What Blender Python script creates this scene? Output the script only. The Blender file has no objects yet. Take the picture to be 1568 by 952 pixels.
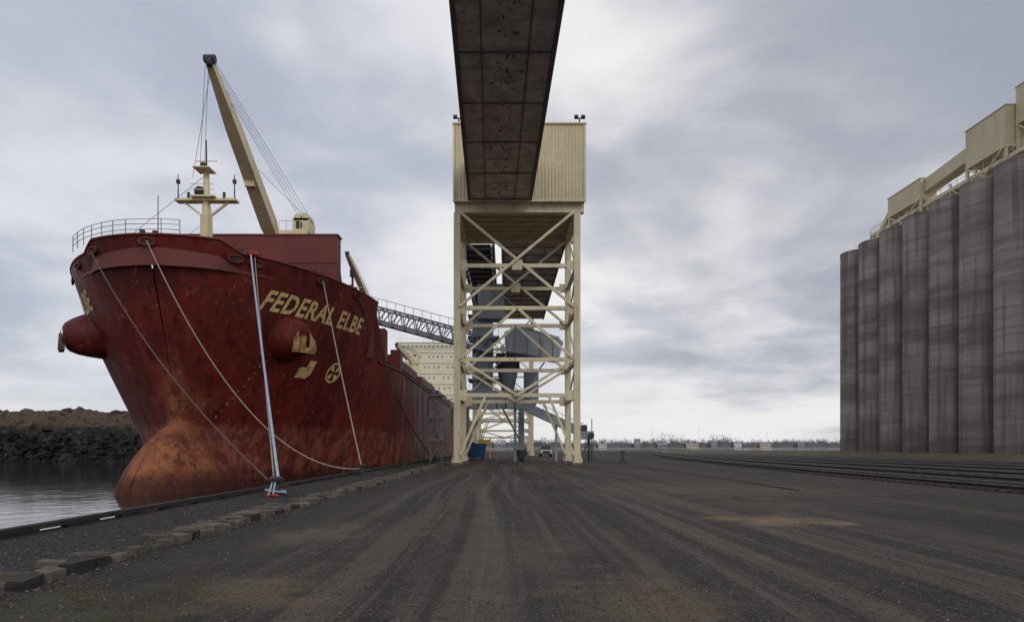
import bpy, math, random
from mathutils import Vector, noise as mn
random.seed(7)
S=bpy.context.scene
def V(*a): return Vector(a)
# ------------------------------------------------------------------ node helpers
class NT:
    def __init__(s,nt): s.nt=nt; s.n=nt.nodes; s.l=nt.links
    def node(s,t,**k):
        n=s.n.new(t)
        for a,b in k.items(): setattr(n,a,b)
        return n
    def put(s,sock,v):
        if isinstance(v,bpy.types.NodeSocket): s.l.new(v,sock)
        elif v is not None:
            if sock.type=='RGBA' and len(v)==3: v=(*v,1)
            sock.default_value=v
    def m(s,op,a,b=None,c=None,clamp=False):
        n=s.node('ShaderNodeMath',operation=op,use_clamp=clamp)
        s.put(n.inputs[0],a)
        if b is not None: s.put(n.inputs[1],b)
        if c is not None: s.put(n.inputs[2],c)
        return n.outputs[0]
    def mix(s,f,a,b,bt='MIX'):
        n=s.node('ShaderNodeMix',data_type='RGBA',blend_type=bt)
        s.put(n.inputs[0],f); s.put(n.inputs[6],a); s.put(n.inputs[7],b)
        return n.outputs[2]
    def ramp(s,v,lo,hi,a=0.,b=1.):
        n=s.node('ShaderNodeMapRange',interpolation_type='SMOOTHSTEP')
        s.put(n.inputs[0],v); n.inputs[1].default_value=lo; n.inputs[2].default_value=hi
        n.inputs[3].default_value=a; n.inputs[4].default_value=b
        return n.outputs[0]
    def pos(s): return s.node('ShaderNodeNewGeometry').outputs['Position']
    def sep(s,v):
        n=s.node('ShaderNodeSeparateXYZ'); s.put(n.inputs[0],v); return n.outputs
    def comb(s,x,y,z):
        n=s.node('ShaderNodeCombineXYZ')
        for i,q in enumerate((x,y,z)): s.put(n.inputs[i],q)
        return n.outputs[0]
    def scl(s,v,sc,off=(0,0,0)):
        n=s.node('ShaderNodeMapping'); s.put(n.inputs[0],v); n.inputs[3].default_value=sc; n.inputs[1].default_value=off
        return n.outputs[0]
    def noise(s,v,scale=1,detail=5,rough=.55,dist=0.):
        n=s.node('ShaderNodeTexNoise'); s.put(n.inputs['Vector'],v)
        n.inputs['Scale'].default_value=scale; n.inputs['Detail'].default_value=detail
        n.inputs['Roughness'].default_value=rough; n.inputs['Distortion'].default_value=dist
        return n.outputs[0]
    def bump(s,h,st=.3,d=.1):
        n=s.node('ShaderNodeBump'); s.put(n.inputs['Height'],h); n.inputs['Strength'].default_value=st; n.inputs['Distance'].default_value=d
        return n.outputs[0]
def newmat(name):
    m=bpy.data.materials.new(name); m.use_nodes=True
    t=NT(m.node_tree); b=m.node_tree.nodes['Principled BSDF']
    return m,t,b
def mat(name,c1,c2,scale=1.,rough=.7,metal=0.,bump=.2,stretch=(1,1,1),dirt=None,dirtamt=.5,fine=12.,bd=.02):
    m,t,b=newmat(name)
    p=t.pos(); n1=t.noise(t.scl(p,stretch),scale,6,.6)
    col=t.mix(t.ramp(n1,.35,.65),c1,c2)
    n2=t.noise(p,scale*fine,4,.6)
    col=t.mix(t.ramp(n2,.3,.75,0,.35),col,tuple(x*.55 for x in c1))
    if dirt:
        n3=t.noise(t.scl(p,(1.5,1.5,.22)),scale*1.7,7,.65)
        col=t.mix(t.ramp(n3,.5,.72,0,dirtamt),col,dirt)
    t.put(b.inputs['Base Color'],col); b.inputs['Roughness'].default_value=rough
    b.inputs['Metallic'].default_value=metal
    if bump: t.put(b.inputs['Normal'],t.bump(n2,bump,bd))
    return m
# ------------------------------------------------------------------ mesh builder
class MB:
    def __init__(s): s.v=[];s.f=[];s.mi=[];s.mats=[];s.sm=[]
    def mid(s,m):
        if m not in s.mats: s.mats.append(m)
        return s.mats.index(m)
    def add(s,vs,fs,m,smooth=False):
        o=len(s.v); s.v+= [tuple(q) for q in vs]; k=s.mid(m)
        for f in fs: s.f.append([o+i for i in f]); s.mi.append(k); s.sm.append(smooth)
    def box(s,x0,x1,y0,y1,z0,z1,m):
        vs=[(x,y,z) for z in (z0,z1) for y in (y0,y1) for x in (x0,x1)]
        s.add(vs,[(0,2,3,1),(4,5,7,6),(0,1,5,4),(2,6,7,3),(0,4,6,2),(1,3,7,5)],m)
    def beam(s,p,q,w,h,m,up=(0,0,1)):
        p=Vector(p);q=Vector(q);d=(q-p).normalized();u=Vector(up)
        if abs(d.dot(u))>.98: u=V(0,1,0)
        a=d.cross(u).normalized()*w/2; b=a.cross(d).normalized()*h/2
        vs=[]
        for c in (p,q): vs+=[c-a-b,c+a-b,c+a+b,c-a+b]
        s.add(vs,[(3,2,1,0),(4,5,6,7),(0,1,5,4),(1,2,6,5),(2,3,7,6),(3,0,4,7)],m)
    def cyl(s,p,q,r0,r1,m,n=10,smooth=True):
        p=Vector(p);q=Vector(q);d=(q-p).normalized();u=V(0,0,1)
        if abs(d.dot(u))>.98: u=V(0,1,0)
        a=d.cross(u).normalized(); b=a.cross(d)
        vs=[]
        for c,r in ((p,r0),(q,r1)):
            for i in range(n):
                t=2*math.pi*i/n; vs.append(c+a*math.cos(t)*r+b*math.sin(t)*r)
        s.add(vs,[(i,(i+1)%n,n+(i+1)%n,n+i) for i in range(n)],m,smooth)
        s.add(vs[:n],[tuple(range(n))[::-1]],m); s.add(vs[n:],[tuple(range(n))],m)
    def tube(s,pts,r,m,n=6):
        pts=[Vector(p) for p in pts]; vs=[]
        for k,c in enumerate(pts):
            d=(pts[min(k+1,len(pts)-1)]-pts[max(k-1,0)]).normalized(); u=V(0,0,1)
            if abs(d.dot(u))>.98: u=V(0,1,0)
            a=d.cross(u).normalized(); b=a.cross(d)
            for i in range(n):
                t=2*math.pi*i/n; vs.append(c+a*math.cos(t)*r+b*math.sin(t)*r)
        s.add(vs,[(k*n+i,k*n+(i+1)%n,(k+1)*n+(i+1)%n,(k+1)*n+i) for k in range(len(pts)-1) for i in range(n)],m,True)
    def sphere(s,c,r,m,n=12,sc=(1,1,1)):
        vs=[];fs=[]
        for j in range(n//2+1):
            ph=math.pi*j/(n//2)
            for i in range(n):
                t=2*math.pi*i/n
                vs.append((c[0]+r*sc[0]*math.sin(ph)*math.cos(t),c[1]+r*sc[1]*math.sin(ph)*math.sin(t),c[2]+r*sc[2]*math.cos(ph)))
        for j in range(n//2):
            for i in range(n): fs.append((j*n+i,(j+1)*n+i,(j+1)*n+(i+1)%n,j*n+(i+1)%n))
        s.add(vs,fs,m,True)
    def obj(s,name,parent=None,recalc=False):
        me=bpy.data.meshes.new(name); me.from_pydata(s.v,[],s.f)
        for m in s.mats: me.materials.append(m)
        me.polygons.foreach_set('material_index',s.mi); me.polygons.foreach_set('use_smooth',s.sm)
        me.update()
        o=bpy.data.objects.new(name,me); S.collection.objects.link(o)
        if parent: o.parent=parent
        return o
def empty(name):
    o=bpy.data.objects.new(name,None); S.collection.objects.link(o); return o
def smooth_corr(mb,x0,x1,y,z0,z1,m,pitch=.38,amp=.05,axis='x'):
    n=int(abs(x1-x0)/pitch); vs=[]
    prof=[(0,0),(.35,0),(.5,1),(.85,1)]
    us=[]
    for i in range(n):
        for a,b in prof: us.append((x0+(i+a)*(x1-x0)/n,b*amp))
    us.append((x1,0))
    for u,d in us:
        for z in (z0,z1):
            vs.append((u,y-d,z) if axis=='x' else (y-d,u,z))
    mb.add(vs,[(2*i,2*i+2,2*i+3,2*i+1) for i in range(len(us)-1)],m)

# ------------------------------------------------------------------ materials
M_cream=mat('cream_steel_paint',(.68,.60,.41),(.58,.51,.35),.6,.55,0,.1,dirt=(.24,.14,.08),dirtamt=.5)
M_cab=mat('cream_corrugated_sheet',(.61,.53,.345),(.54,.47,.30),.25,.5,0,.05,dirt=(.36,.30,.20),dirtamt=.5)
M_under=mat('gallery_underside',(.80,.75,.70),(.50,.46,.43),.8,.9,0,.5,dirt=(.20,.17,.155),dirtamt=.7,fine=9,bd=.05)
M_seam=mat('gallery_seam_steel',(.15,.135,.13),(.22,.20,.19),1.2,.8)
M_grey=mat('grey_machine_paint',(.20,.235,.27),(.30,.335,.37),.5,.55,.1,.1,dirt=(.12,.08,.06),dirtamt=.5)
M_dark=mat('dark_steel',(.03,.03,.032),(.055,.05,.05),1.5,.6,.2)
M_black=mat('tarred_timber',(.018,.016,.015),(.035,.03,.027),2,.85,0,.6)
M_conc=mat('old_concrete',(.17,.14,.11),(.085,.07,.058),2.6,.9,0,.9,dirt=(.028,.023,.02),dirtamt=.9,fine=8,bd=.04)
M_white=mat('white_paint',(.72,.72,.70),(.6,.6,.58),1,.5)
M_ropeW=mat('pale_rope',(.42,.36,.30),(.32,.26,.22),6,.9,0,.5)
M_ropeB=mat('blue_rope',(.30,.42,.55),(.55,.60,.66),9,.9,0,.5)
M_ropeD=mat('dark_rope',(.10,.07,.06),(.16,.10,.08),6,.9)
M_redS=mat('ship_red_structure',(.125,.012,.010),(.16,.020,.015),.5,.55,0,.1,dirt=(.06,.016,.012),dirtamt=.6)
M_shipcream=mat('ship_cream_paint',(.80,.70,.45),(.70,.61,.38),.5,.5,0,.08,dirt=(.40,.25,.12),dirtamt=.4)
M_super=mat('superstructure_paint',(.76,.70,.55),(.70,.65,.50),.3,.6,0,.05)
M_text=mat('hull_lettering_paint',(.72,.55,.23),(.60,.44,.18),1.2,.6,0,.1,dirt=(.22,.05,.03),dirtamt=.8,fine=6)
M_glass=mat('dark_glass',(.02,.025,.03),(.03,.035,.04),1,.15,0,0)
M_blue=mat('blue_paint',(.02,.08,.24),(.03,.11,.30),1,.5)
M_yel=mat('yellow_paint',(.6,.40,.05),(.5,.33,.05),1,.5,dirt=(.2,.1,.04))
M_rail=mat('rail_steel',(.24,.22,.21),(.34,.31,.30),2,.4,.3)
M_orange=mat('orange_canvas',(.45,.05,.025),(.35,.04,.02),3,.8)

def hull_mat():
    m,t,b=newmat('ship_hull_paint')
    p=t.pos(); x,y,z=t.sep(p)
    n1=t.noise(p,.28,7,.6); st=t.noise(t.scl(p,(1.,1.,.06)),1.5,7,.65); fi=t.noise(p,5,5,.65); md=t.noise(p,1.1,8,.7)
    col=t.mix(t.ramp(n1,.38,.62),(.150,.0145,.0105),(.085,.009,.0075))
    col=t.mix(t.ramp(md,.52,.64,0,.3),col,(.18,.024,.016))
    col=t.mix(t.ramp(st,.54,.64,0,.4),col,(.20,.038,.023))
    col=t.mix(t.ramp(st,.36,.47,.7,0),col,(.050,.007,.006))
    zj=t.m('ADD',z,t.m('MULTIPLY',t.m('SUBTRACT',n1,.5),2.0))
    low=t.ramp(zj,2.6,3.4,1,0)
    lowc=t.mix(t.ramp(md,.42,.58),(.13,.025,.017),(.27,.080,.048))
    lowc=t.mix(t.ramp(st,.50,.58,0,.7),lowc,(.075,.022,.017))
    col=t.mix(t.m('MULTIPLY',low,.8),col,lowc)
    bx=t.m('ADD',y,t.m('MULTIPLY',t.m('SUBTRACT',n1,.5),6.0))
    bm=t.m('MULTIPLY',t.ramp(bx,42.3,44.9,1,0),t.ramp(zj,3.2,6.2,1,0))
    dx=t.m('ADD',x,21.1); dz=t.m('ADD',z,2.)
    oc=t.mix(t.ramp(md,.42,.6),(.40,.155,.062),(.20,.055,.028))
    oc=t.mix(t.ramp(fi,.48,.62,0,.6),oc,(.13,.045,.027))
    rr=t.m('SQRT',t.m('ADD',t.m('MULTIPLY',dx,dx),t.m('MULTIPLY',dz,dz)))
    arcs=t.m('SINE',t.m('ADD',t.m('MULTIPLY',rr,9.),t.m('MULTIPLY',n1,10.)))
    oc=t.mix(t.m('MULTIPLY',t.ramp(arcs,.3,.95,0,.5),t.ramp(md,.42,.6)),oc,(.09,.034,.020))
    oc=t.mix(t.ramp(t.noise(t.scl(p,(1,1,1),(5,5,5)),.6,7,.7),.50,.58,0,.8),oc,(.10,.026,.017))
    col=t.mix(t.m('MULTIPLY',bm,.9),col,oc)
    stem=t.m('MULTIPLY',t.ramp(t.m('ABSOLUTE',dx),1.1,.2),t.m('MULTIPLY',t.ramp(md,.40,.56),t.ramp(z,9.,4.)))
    col=t.mix(t.m('MULTIPLY',stem,.6),col,(.36,.14,.07))
    wl=t.ramp(t.m('ADD',z,t.m('MULTIPLY',md,2.2)),.5,1.6,1,0)
    col=t.mix(t.m('MULTIPLY',wl,.85),col,(.05,.014,.011))
    sc=t.noise(t.scl(p,(1.,1.,.5)),3.2,8,.75)
    big=t.ramp(t.noise(t.scl(p,(1,1,1),(3,8,2)),.35,3,.5),.49,.57)
    col=t.mix(t.m('MULTIPLY',t.ramp(sc,.575,.625,0,.55),big),col,(.36,.16,.11))
    sc3=t.noise(t.scl(p,(1.,1.,1.3),(14,7,3)),.9,9,.8)
    col=t.mix(t.ramp(sc3,.61,.64,0,.55),col,(.27,.09,.055))
    sc2=t.noise(t.scl(p,(1.3,1.3,.2),(4,2,9)),1.1,8,.72)
    col=t.mix(t.ramp(sc2,.55,.64,0,.6),col,(.04,.009,.008))
    br=t.node('ShaderNodeTexBrick'); t.put(br.inputs['Vector'],t.comb(y,z,0.)); br.inputs['Scale'].default_value=1
    br.inputs['Brick Width'].default_value=7.5; br.inputs['Row Height'].default_value=2.3; br.inputs['Mortar Size'].default_value=.03; br.inputs['Mortar Smooth'].default_value=.6
    col=t.mix(t.m('MULTIPLY',br.outputs['Fac'],.3),col,(.05,.01,.01))
    t.put(b.inputs['Base Color'],col)
    t.put(b.inputs['Roughness'],t.m('ADD',t.ramp(st,.3,.7,.45,.7),t.m('MULTIPLY',bm,.25))); b.inputs['Specular IOR Level'].default_value=.3
    dent=t.noise(t.scl(p,(.6,.6,.6)),1,3,.5)
    h=t.m('ADD',t.m('MULTIPLY',dent,.6),t.m('MULTIPLY',fi,.06))
    h=t.m('ADD',h,t.m('MULTIPLY',br.outputs['Fac'],-.05))
    t.put(b.inputs['Normal'],t.bump(h,.4,.25))
    return m
M_hull=hull_mat()

def ground_mat():
    m,t,b=newmat('yard_asphalt_dirt'); p=t.pos(); x,y,z=t.sep(p)
    big=t.noise(p,.12,6,.6); mid=t.noise(p,1.1,7,.65); m2=t.noise(p,6,6,.7); fi=t.noise(p,28,4,.7); peb=t.node('ShaderNodeTexVoronoi'); t.put(peb.inputs['Vector'],p); peb.inputs['Scale'].default_value=26
    col=t.mix(t.ramp(mid,.35,.65),(.031,.0285,.0275),(.056,.050,.047))
    wob=t.m('MULTIPLY',t.m('SUBTRACT',t.noise(t.comb(0.,t.m('MULTIPLY',y,.03),0.),1,1),.5),3.)
    tx=t.m('ADD',x,wob)
    tr=t.noise(t.comb(t.m('MULTIPLY',tx,1.0),t.m('MULTIPLY',y,.03),0.),1,4,.6)
    tr2=t.noise(t.comb(t.m('MULTIPLY',tx,3.2),t.m('MULTIPLY',y,.025),3.),1,4,.65)
    cen=t.m('MULTIPLY',t.ramp(x,-5.0,-2.2),t.ramp(x,4,11,1,.35))
    jit=t.m('ADD',t.m('MULTIPLY',t.m('SUBTRACT',mid,.5),.32),t.m('MULTIPLY',t.m('SUBTRACT',m2,.5),.22))
    trm=t.m('MULTIPLY',t.ramp(t.m('ADD',tr,jit),.43,.57),cen)
    col=t.mix(t.m('MULTIPLY',trm,.85),col,(.118,.092,.071))
    col=t.mix(t.m('MULTIPLY',t.ramp(t.m('ADD',tr2,jit),.52,.63,0,.72),cen),col,(.029,.0245,.0225))
    col=t.mix(t.m('MULTIPLY',t.ramp(t.m('ADD',tr2,jit),.46,.36,0,.6),cen),col,(.150,.122,.098))
    col=t.mix(t.ramp(big,.5,.66,0,.5),col,(.085,.069,.055))
    damp=t.noise(t.scl(p,(.25,.08,1),(3,1,0)),1,5,.6)
    col=t.mix(t.ramp(damp,.54,.64,0,.5),col,(.022,.020,.0195))
    def patch(cx,cy,rx,ry,c,a):
        dx=t.m('DIVIDE',t.m('SUBTRACT',x,cx),rx); dy=t.m('DIVIDE',t.m('SUBTRACT',y,cy),ry)
        d=t.m('SQRT',t.m('ADD',t.m('MULTIPLY',dx,dx),t.m('MULTIPLY',dy,dy)))
        d=t.m('ADD',d,t.m('MULTIPLY',t.m('SUBTRACT',mid,.5),3.4)); d=t.m('ADD',d,t.m('MULTIPLY',t.m('SUBTRACT',m2,.5),1.6))
        return t.mix(t.ramp(d,.2,1.15,a,0),col,c)
    col=patch(6.5,15.6,1.3,1.2,(.27,.20,.11),.85)
    col=patch(5.3,16.4,.9,.8,(.22,.165,.095),.7)
    col=patch(9.,27.,5,6,(.125,.10,.066),.65)
    col=patch(7.4,20.,2.,2.,(.12,.095,.064),.6)
    col=patch(-3.6,13.2,1.0,1.9,(.16,.125,.085),.65)
    col=patch(-3.1,8.0,1.0,1.2,(.145,.115,.068),.8)
    col=patch(-4.4,7.2,1.4,1.4,(.070,.066,.036),.75)
    col=patch(1.4,7.6,1.2,1.6,(.15,.115,.08),.65)
    col=patch(.4,11.,.9,3.2,(.13,.10,.073),.55)
    col=patch(-7.9,14.,1.5,16,(.036,.035,.037),.8)
    col=t.mix(t.ramp(x,18,23,0,.8),col,(.024,.0205,.020))
    col=t.mix(t.ramp(x,57,62,0,.7),col,(.085,.075,.05))
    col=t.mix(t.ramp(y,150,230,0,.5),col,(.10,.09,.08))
    pc=t.m('MULTIPLY',t.ramp(peb.outputs['Distance'],.05,.45,.75,0),t.ramp(fi,.42,.56))
    col=t.mix(pc,col,(.18,.16,.147))
    col=t.mix(t.ramp(fi,.36,.5,.65,0),col,(.010,.009,.009))
    col=t.mix(t.ramp(m2,.55,.68,0,.4),col,(.12,.103,.089)); col=t.mix(t.ramp(m2,.34,.45,.45,0),col,(.016,.014,.0135))
    t.put(b.inputs['Base Color'],col); t.put(b.inputs['Roughness'],t.ramp(mid,.3,.7,.75,.97)); b.inputs['Specular IOR Level'].default_value=.2
    h=t.m('ADD',t.m('MULTIPLY',fi,.5),t.m('MULTIPLY',mid,1.2)); h=t.m('SUBTRACT',h,t.m('MULTIPLY',peb.outputs['Distance'],.6)); h=t.m('ADD',h,t.m('MULTIPLY',m2,.8))
    t.put(b.inputs['Normal'],t.bump(h,.75,.05))
    return m
M_ground=ground_mat()

def water_mat():
    m,t,b=newmat('harbour_water'); p=t.pos()
    b.inputs['Base Color'].default_value=(.018,.022,.026,1); b.inputs['Roughness'].default_value=.05; b.inputs['IOR'].default_value=1.33
    n=t.noise(t.scl(p,(1,.7,1)),.9,5,.6,.4); n2=t.noise(p,.15,3)
    t.put(b.inputs['Normal'],t.bump(t.m('ADD',n,t.m('MULTIPLY',n2,1.5)),.14,.12))
    return m
M_water=water_mat()

def silo_mat():
    m,t,b=newmat('silo_concrete'); p=t.pos(); x,y,z=t.sep(p)
    cell=t.m('FLOOR',t.m('DIVIDE',t.m('SUBTRACT',y,128.49),7.02))
    band=t.noise(t.comb(t.m('MULTIPLY',cell,3.7),t.m('MULTIPLY',y,.06),t.m('MULTIPLY',z,.30)),1,4,.6)
    band2=t.noise(t.comb(0.,t.m('MULTIPLY',y,.02),t.m('MULTIPLY',z,.20)),1,3,.5)
    fine=t.noise(t.comb(t.m('MULTIPLY',x,.06),t.m('MULTIPLY',y,.07),t.m('MULTIPLY',z,2.2)),1,4,.6)
    ver=t.noise(t.scl(p,(.9,.9,.035)),1,6,.65); fi=t.noise(p,2.5,6,.7)
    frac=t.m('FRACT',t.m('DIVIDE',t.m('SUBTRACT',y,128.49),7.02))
    valley_shade=t.ramp(t.m('ABSOLUTE',t.m('SUBTRACT',frac,.5)),.33,.5)   # shade of the valleys between bins, painted into the colour
    col=t.mix(t.ramp(band,.38,.62),(.19,.165,.155),(.34,.297,.275))
    col=t.mix(t.ramp(band2,.45,.62,0,.5),col,(.42,.37,.34))
    col=t.mix(t.ramp(fine,.50,.64,0,.45),col,(.15,.128,.12))
    col=t.mix(t.ramp(ver,.46,.62,0,.65),col,(.12,.103,.097))
    col=t.mix(t.m('MULTIPLY',valley_shade,t.ramp(ver,.3,.6,.35,.75)),col,(.07,.06,.056))
    col=t.mix(t.ramp(fi,.5,.75,0,.3),col,(.12,.10,.095))
    col=t.mix(t.ramp(z,0.,5.,.5,0),col,(.11,.095,.088))
    t.put(b.inputs['Base Color'],col); b.inputs['Roughness'].default_value=.92; b.inputs['Specular IOR Level'].default_value=.2
    t.put(b.inputs['Normal'],t.bump(t.m('ADD',fine,fi),.35,.08))
    return m
M_silo=silo_mat()

def pile_mat():
    m,t,b=newmat('coal_and_earth'); p=t.pos(); x,y,z=t.sep(p)
    n=t.noise(p,.12,7,.7); f=t.noise(p,.7,7,.7)
    zz=t.m('ADD',z,t.m('MULTIPLY',t.m('SUBTRACT',n,.5),9))
    col=t.mix(t.ramp(zz,5.0,6.6),(.026,.024,.025),(.115,.083,.062))
    col=t.mix(t.ramp(n,.54,.60,0,.85),col,(.028,.025,.025))
    col=t.mix(t.ramp(f,.52,.66,0,.45),col,(.16,.13,.11)); col=t.mix(t.ramp(f,.36,.47,.85,0),col,(.010,.009,.009))
    t.put(b.inputs['Base Color'],col); b.inputs['Roughness'].default_value=.95; b.inputs['Specular IOR Level'].default_value=.2
    t.put(b.inputs['Normal'],t.bump(f,1.,1.2))
    return m
M_pile=pile_mat()
M_tree=mat('distant_bare_trees',(.17,.165,.18),(.12,.118,.13),.02,1,0,0)  # colour lightened to paint in the haze of distance
M_far=mat('far_shore_land',(.24,.235,.23),(.18,.175,.17),.01,1,0,0)
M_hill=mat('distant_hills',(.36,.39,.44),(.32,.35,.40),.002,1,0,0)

# ------------------------------------------------------------------ ground, water, shore
g=MB(); g.box(-9.45,420,-60,330,-6,0,M_ground); g.obj('ground')
w=MB(); w.add([(-7000,-300,-1.1),(7000,-300,-1.1),(7000,1180,-1.1),(-7000,1180,-1.1)],[(0,1,2,3)],M_water); w.obj('water')
f=MB(); f.add([(-7000,1150,-1.3),(7000,1150,-1.3),(7000,1190,0.),(-7000,1190,0.),(7000,9000,1.),(-7000,9000,1.)],[(0,1,2,3),(3,2,4,5)],M_far); f.obj('far_shore')
tr=MB(); rnd=random.Random(3)
for i in range(2600):
    x=rnd.uniform(-950,900); y=rnd.uniform(1190,1290)
    k=mn.noise(V(x*.012,3,0))
    if k<-.12 and rnd.random()<.5: continue
    h=rnd.uniform(7,15)*(1+1.1*max(0,k+mn.noise(V(x*.05,9,1))*.8))*(1.3 if rnd.random()<.06 else 1)
    r=h*rnd.uniform(.35,.6)
    tr.beam((x,y,-.5),(x,y,h*.7),.5,.5,M_tree)
    for j in range(34):
        a=rnd.uniform(0,6.28); zz=h*rnd.uniform(.1,1); rr=r*math.sqrt(rnd.random())*math.sqrt(max(.05,1-(2*zz/h-1)**2*.9))
        c=V(x+math.cos(a)*rr,y+math.sin(a)*rr,zz); s=rnd.uniform(.6,1.6)
        tr.add([c+V(rnd.uniform(-s,s),rnd.uniform(-s,s),rnd.uniform(-s,s)) for _ in range(3)],[(0,1,2)],M_tree)
tr.obj('distant_trees')
hb=MB(); pts=[]
for i in range(1200):
    x=-1100+i*1.8; pts.append((x,1188,6.2+3.2*mn.noise(V(x*.03,0,0))+3.*mn.noise(V(x*.3,5,0))+1.5*mn.noise(V(x*.9,5,0))))
vs=[]
for a in pts: vs+=[(a[0],a[1],-.5),a]
hb.add(vs,[(2*i,2*i+2,2*i+3,2*i+1) for i in range(len(pts)-1)],M_tree); hb.obj('distant_brush')
hl_=MB(); vs=[]
for i in range(200):
    x=-6000+i*60; vs+=[(x,6500,0),(x,6500,34+34*mn.noise(V(x*.0006,2,0))+8*mn.noise(V(x*.004,7,0)))]
hl_.add(vs,[(2*i,2*i+2,2*i+3,2*i+1) for i in range(199)],M_hill); hl_.obj('hills')
for (x,wd,h,c) in ((160,14,5,M_white),(222,10,13,M_grey),(262,16,5,M_grey),(312,20,5,M_cream),(355,9,10,M_grey),(395,12,7,M_white),(-20,18,6,M_grey),(440,18,5,M_cream),(505,12,8,M_grey)):
    hs=MB(); hs.box(x,x+wd,1180,1186.9,0,h,c); hs.add([(x-1,1179,h),(x+wd+1,1179,h),(x+wd+1,1187,h+2.5),(x-1,1187,h+2.5)],[(0,1,2,3)],M_grey)
    for k in range(4): hs.box(x+wd*(k+.3)/4,x+wd*(k+.7)/4,1179.8,1179.95,1.5,3.5,M_dark)
    hs.obj('distant_shed')
for x,y,h in ((150,700,17),(205,900,22),(262,800,16),(330,1170,30),(60,600,18),(420,1100,26)):
    pl=MB(); pl.cyl((x,y,-2),(x,y,h),.2,.12,M_grey,6); pl.box(x-1,x+1,y-.2,y+.2,h-.3,h,M_grey); pl.obj('light_pole')
# coal dock with piles
cp=MB(); nx,ny=330,90; vs=[]
for j in range(ny):
    for i in range(nx):
        x=-330+ i*(290/(nx-1)); y=128+j*1.07
        base=min(1,max(0,(y-128)/9))*4.6
        prof=7.0+2.8*mn.noise(V(x*.035,2,0))+3.4*abs(mn.noise(V(x*.09,4,0)))+1.1*mn.noise(V(x*.4,8,0))
        rid=max(0,min(1,(y-141)/17))**.8*prof*max(0,min(1,(222-y)/25))
        z=-2.2+base+rid+1.3*mn.noise(V(x*.22,y*.22,0))+1.3*mn.noise(V(x*.6,y*.6,3))*(1.3 if y<150 else .7)+.6*mn.noise(V(x*1.5,y*1.5,3))
        vs.append((x,y,z))
fs=[(j*nx+i,j*nx+i+1,(j+1)*nx+i+1,(j+1)*nx+i) for j in range(ny-1) for i in range(nx-1)]
cp.add(vs,fs,M_pile); cp.obj('coal_pile')
rk=MB()
for k in range(2600):
    x=rnd.uniform(-230,-42); y=rnd.uniform(128.5,150); z=-1.4+min(9,(y-128))*.5+max(0,y-141)*.3; s=rnd.uniform(.3,1.3)
    c=V(x,y,z); pts=[c+V(rnd.uniform(-s,s),rnd.uniform(-s,s),rnd.uniform(-s,s)*.8) for _ in range(6)]
    rk.add(pts,[(0,1,2),(0,2,3),(0,3,4),(0,4,1),(5,2,1),(5,3,2),(5,4,3),(5,1,4)],M_pile)
rk.obj('shore_rocks')

# ------------------------------------------------------------------ quay edge
q=MB(); y=-8.
while y<330:
    L=6.0; q.box(-9.42,-9.2,y,y+L-.06,.07,.17,M_black)
    for k in range(3): q.box(-9.4,-9.22,y+.4+k*2,y+1.5+k*2,0.0,.068,M_black)
    y+=L
q.obj('quay_bull_rail')
fd=MB()
for k in range(22):
    yy=18+k*9; fd.box(-9.62,-9.46,yy,yy+.4,-2,-.1,M_black)
fd.obj('quay_fender_piles')
rb=MB(); y=-2.
def blk(x0,x1,y0,y1,z1,jj=.035,mt=None):
    j=lambda a:a+rnd.uniform(-jj,jj)
    vs=[(j(x0),j(y0),0.),(j(x1),j(y0),0.),(j(x1),j(y1),0.),(j(x0),j(y1),0.)]
    vs+=[(a+rnd.uniform(-.02,.02),b_+rnd.uniform(-.02,.02),z1+rnd.uniform(-.025,.025)) for a,b_,c_ in vs]
    rb.add(vs,[(0,1,5,4),(1,2,6,5),(2,3,7,6),(3,0,4,7),(4,5,6,7)],mt or M_conc)
while y<190:
    l=rnd.uniform(.36,.5); x0=-6.72+rnd.uniform(-.16,.12); z=.075+rnd.uniform(-.025,.025)
    if rnd.random()<.93: blk(x0,-5.98,y,y+l*.48,z)
    k=rnd.random()
    if k<.93: blk(-5.94+rnd.uniform(-.04,.03),-5.70+rnd.uniform(-.07,.05),y-.03,y+l*rnd.uniform(.5,.9),z+.055+rnd.uniform(-.05,.03),.05,M_black if k<.22 else None)
    y+=l+rnd.uniform(.04,.1)
rb.obj('sleeper_kerb')

gv=MB(); M_st1=mat('pebble_grey',(.17,.155,.145),(.10,.09,.083),3,.9,0,0); M_st2=mat('pebble_dark',(.030,.027,.026),(.045,.04,.037),3,.9,0,0); M_st3=mat('pebble_tan',(.22,.175,.125),(.16,.13,.10),3,.9,0,0)
def stone(x,y,s,m,z=0):
    c=V(x,y,z+s*.25); pts=[]
    for d in ((-1,-.2,0),(0,-1,0),(1,.1,0),(.1,1,0),(0,0,.8),(0,0,-.6)):
        pts.append(c+V(*[a*s*rnd.uniform(.6,1.2) for a in d]))
    gv.add(pts,[(0,1,4),(1,2,4),(2,3,4),(3,0,4),(1,0,5),(2,1,5),(3,2,5),(0,3,5)],m)
for k in range(24000):
    y=4.5+ (rnd.random()**1.8)*32; x=rnd.uniform(-.82,.82)*y; 
    if x<-9: continue
    if mn.noise(V(x*.7,y*.3,0))<-.12 and rnd.random()<.6: continue
    stone(x,y,rnd.uniform(.005,.016)*(1.8 if rnd.random()<.02 else 1),rnd.choice((M_st1,M_st2,M_st2,M_st1,M_st3)))
for k in range(7000):
    y=rnd.uniform(6,45); x=rnd.choice((rnd.uniform(-9,-6.7),rnd.uniform(-6.6,-5.3)))
    stone(x,y,rnd.uniform(.01,.03),rnd.choice((M_st1,M_st2,M_st2,M_st2,M_conc)))
gv.obj('gravel')
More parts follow.
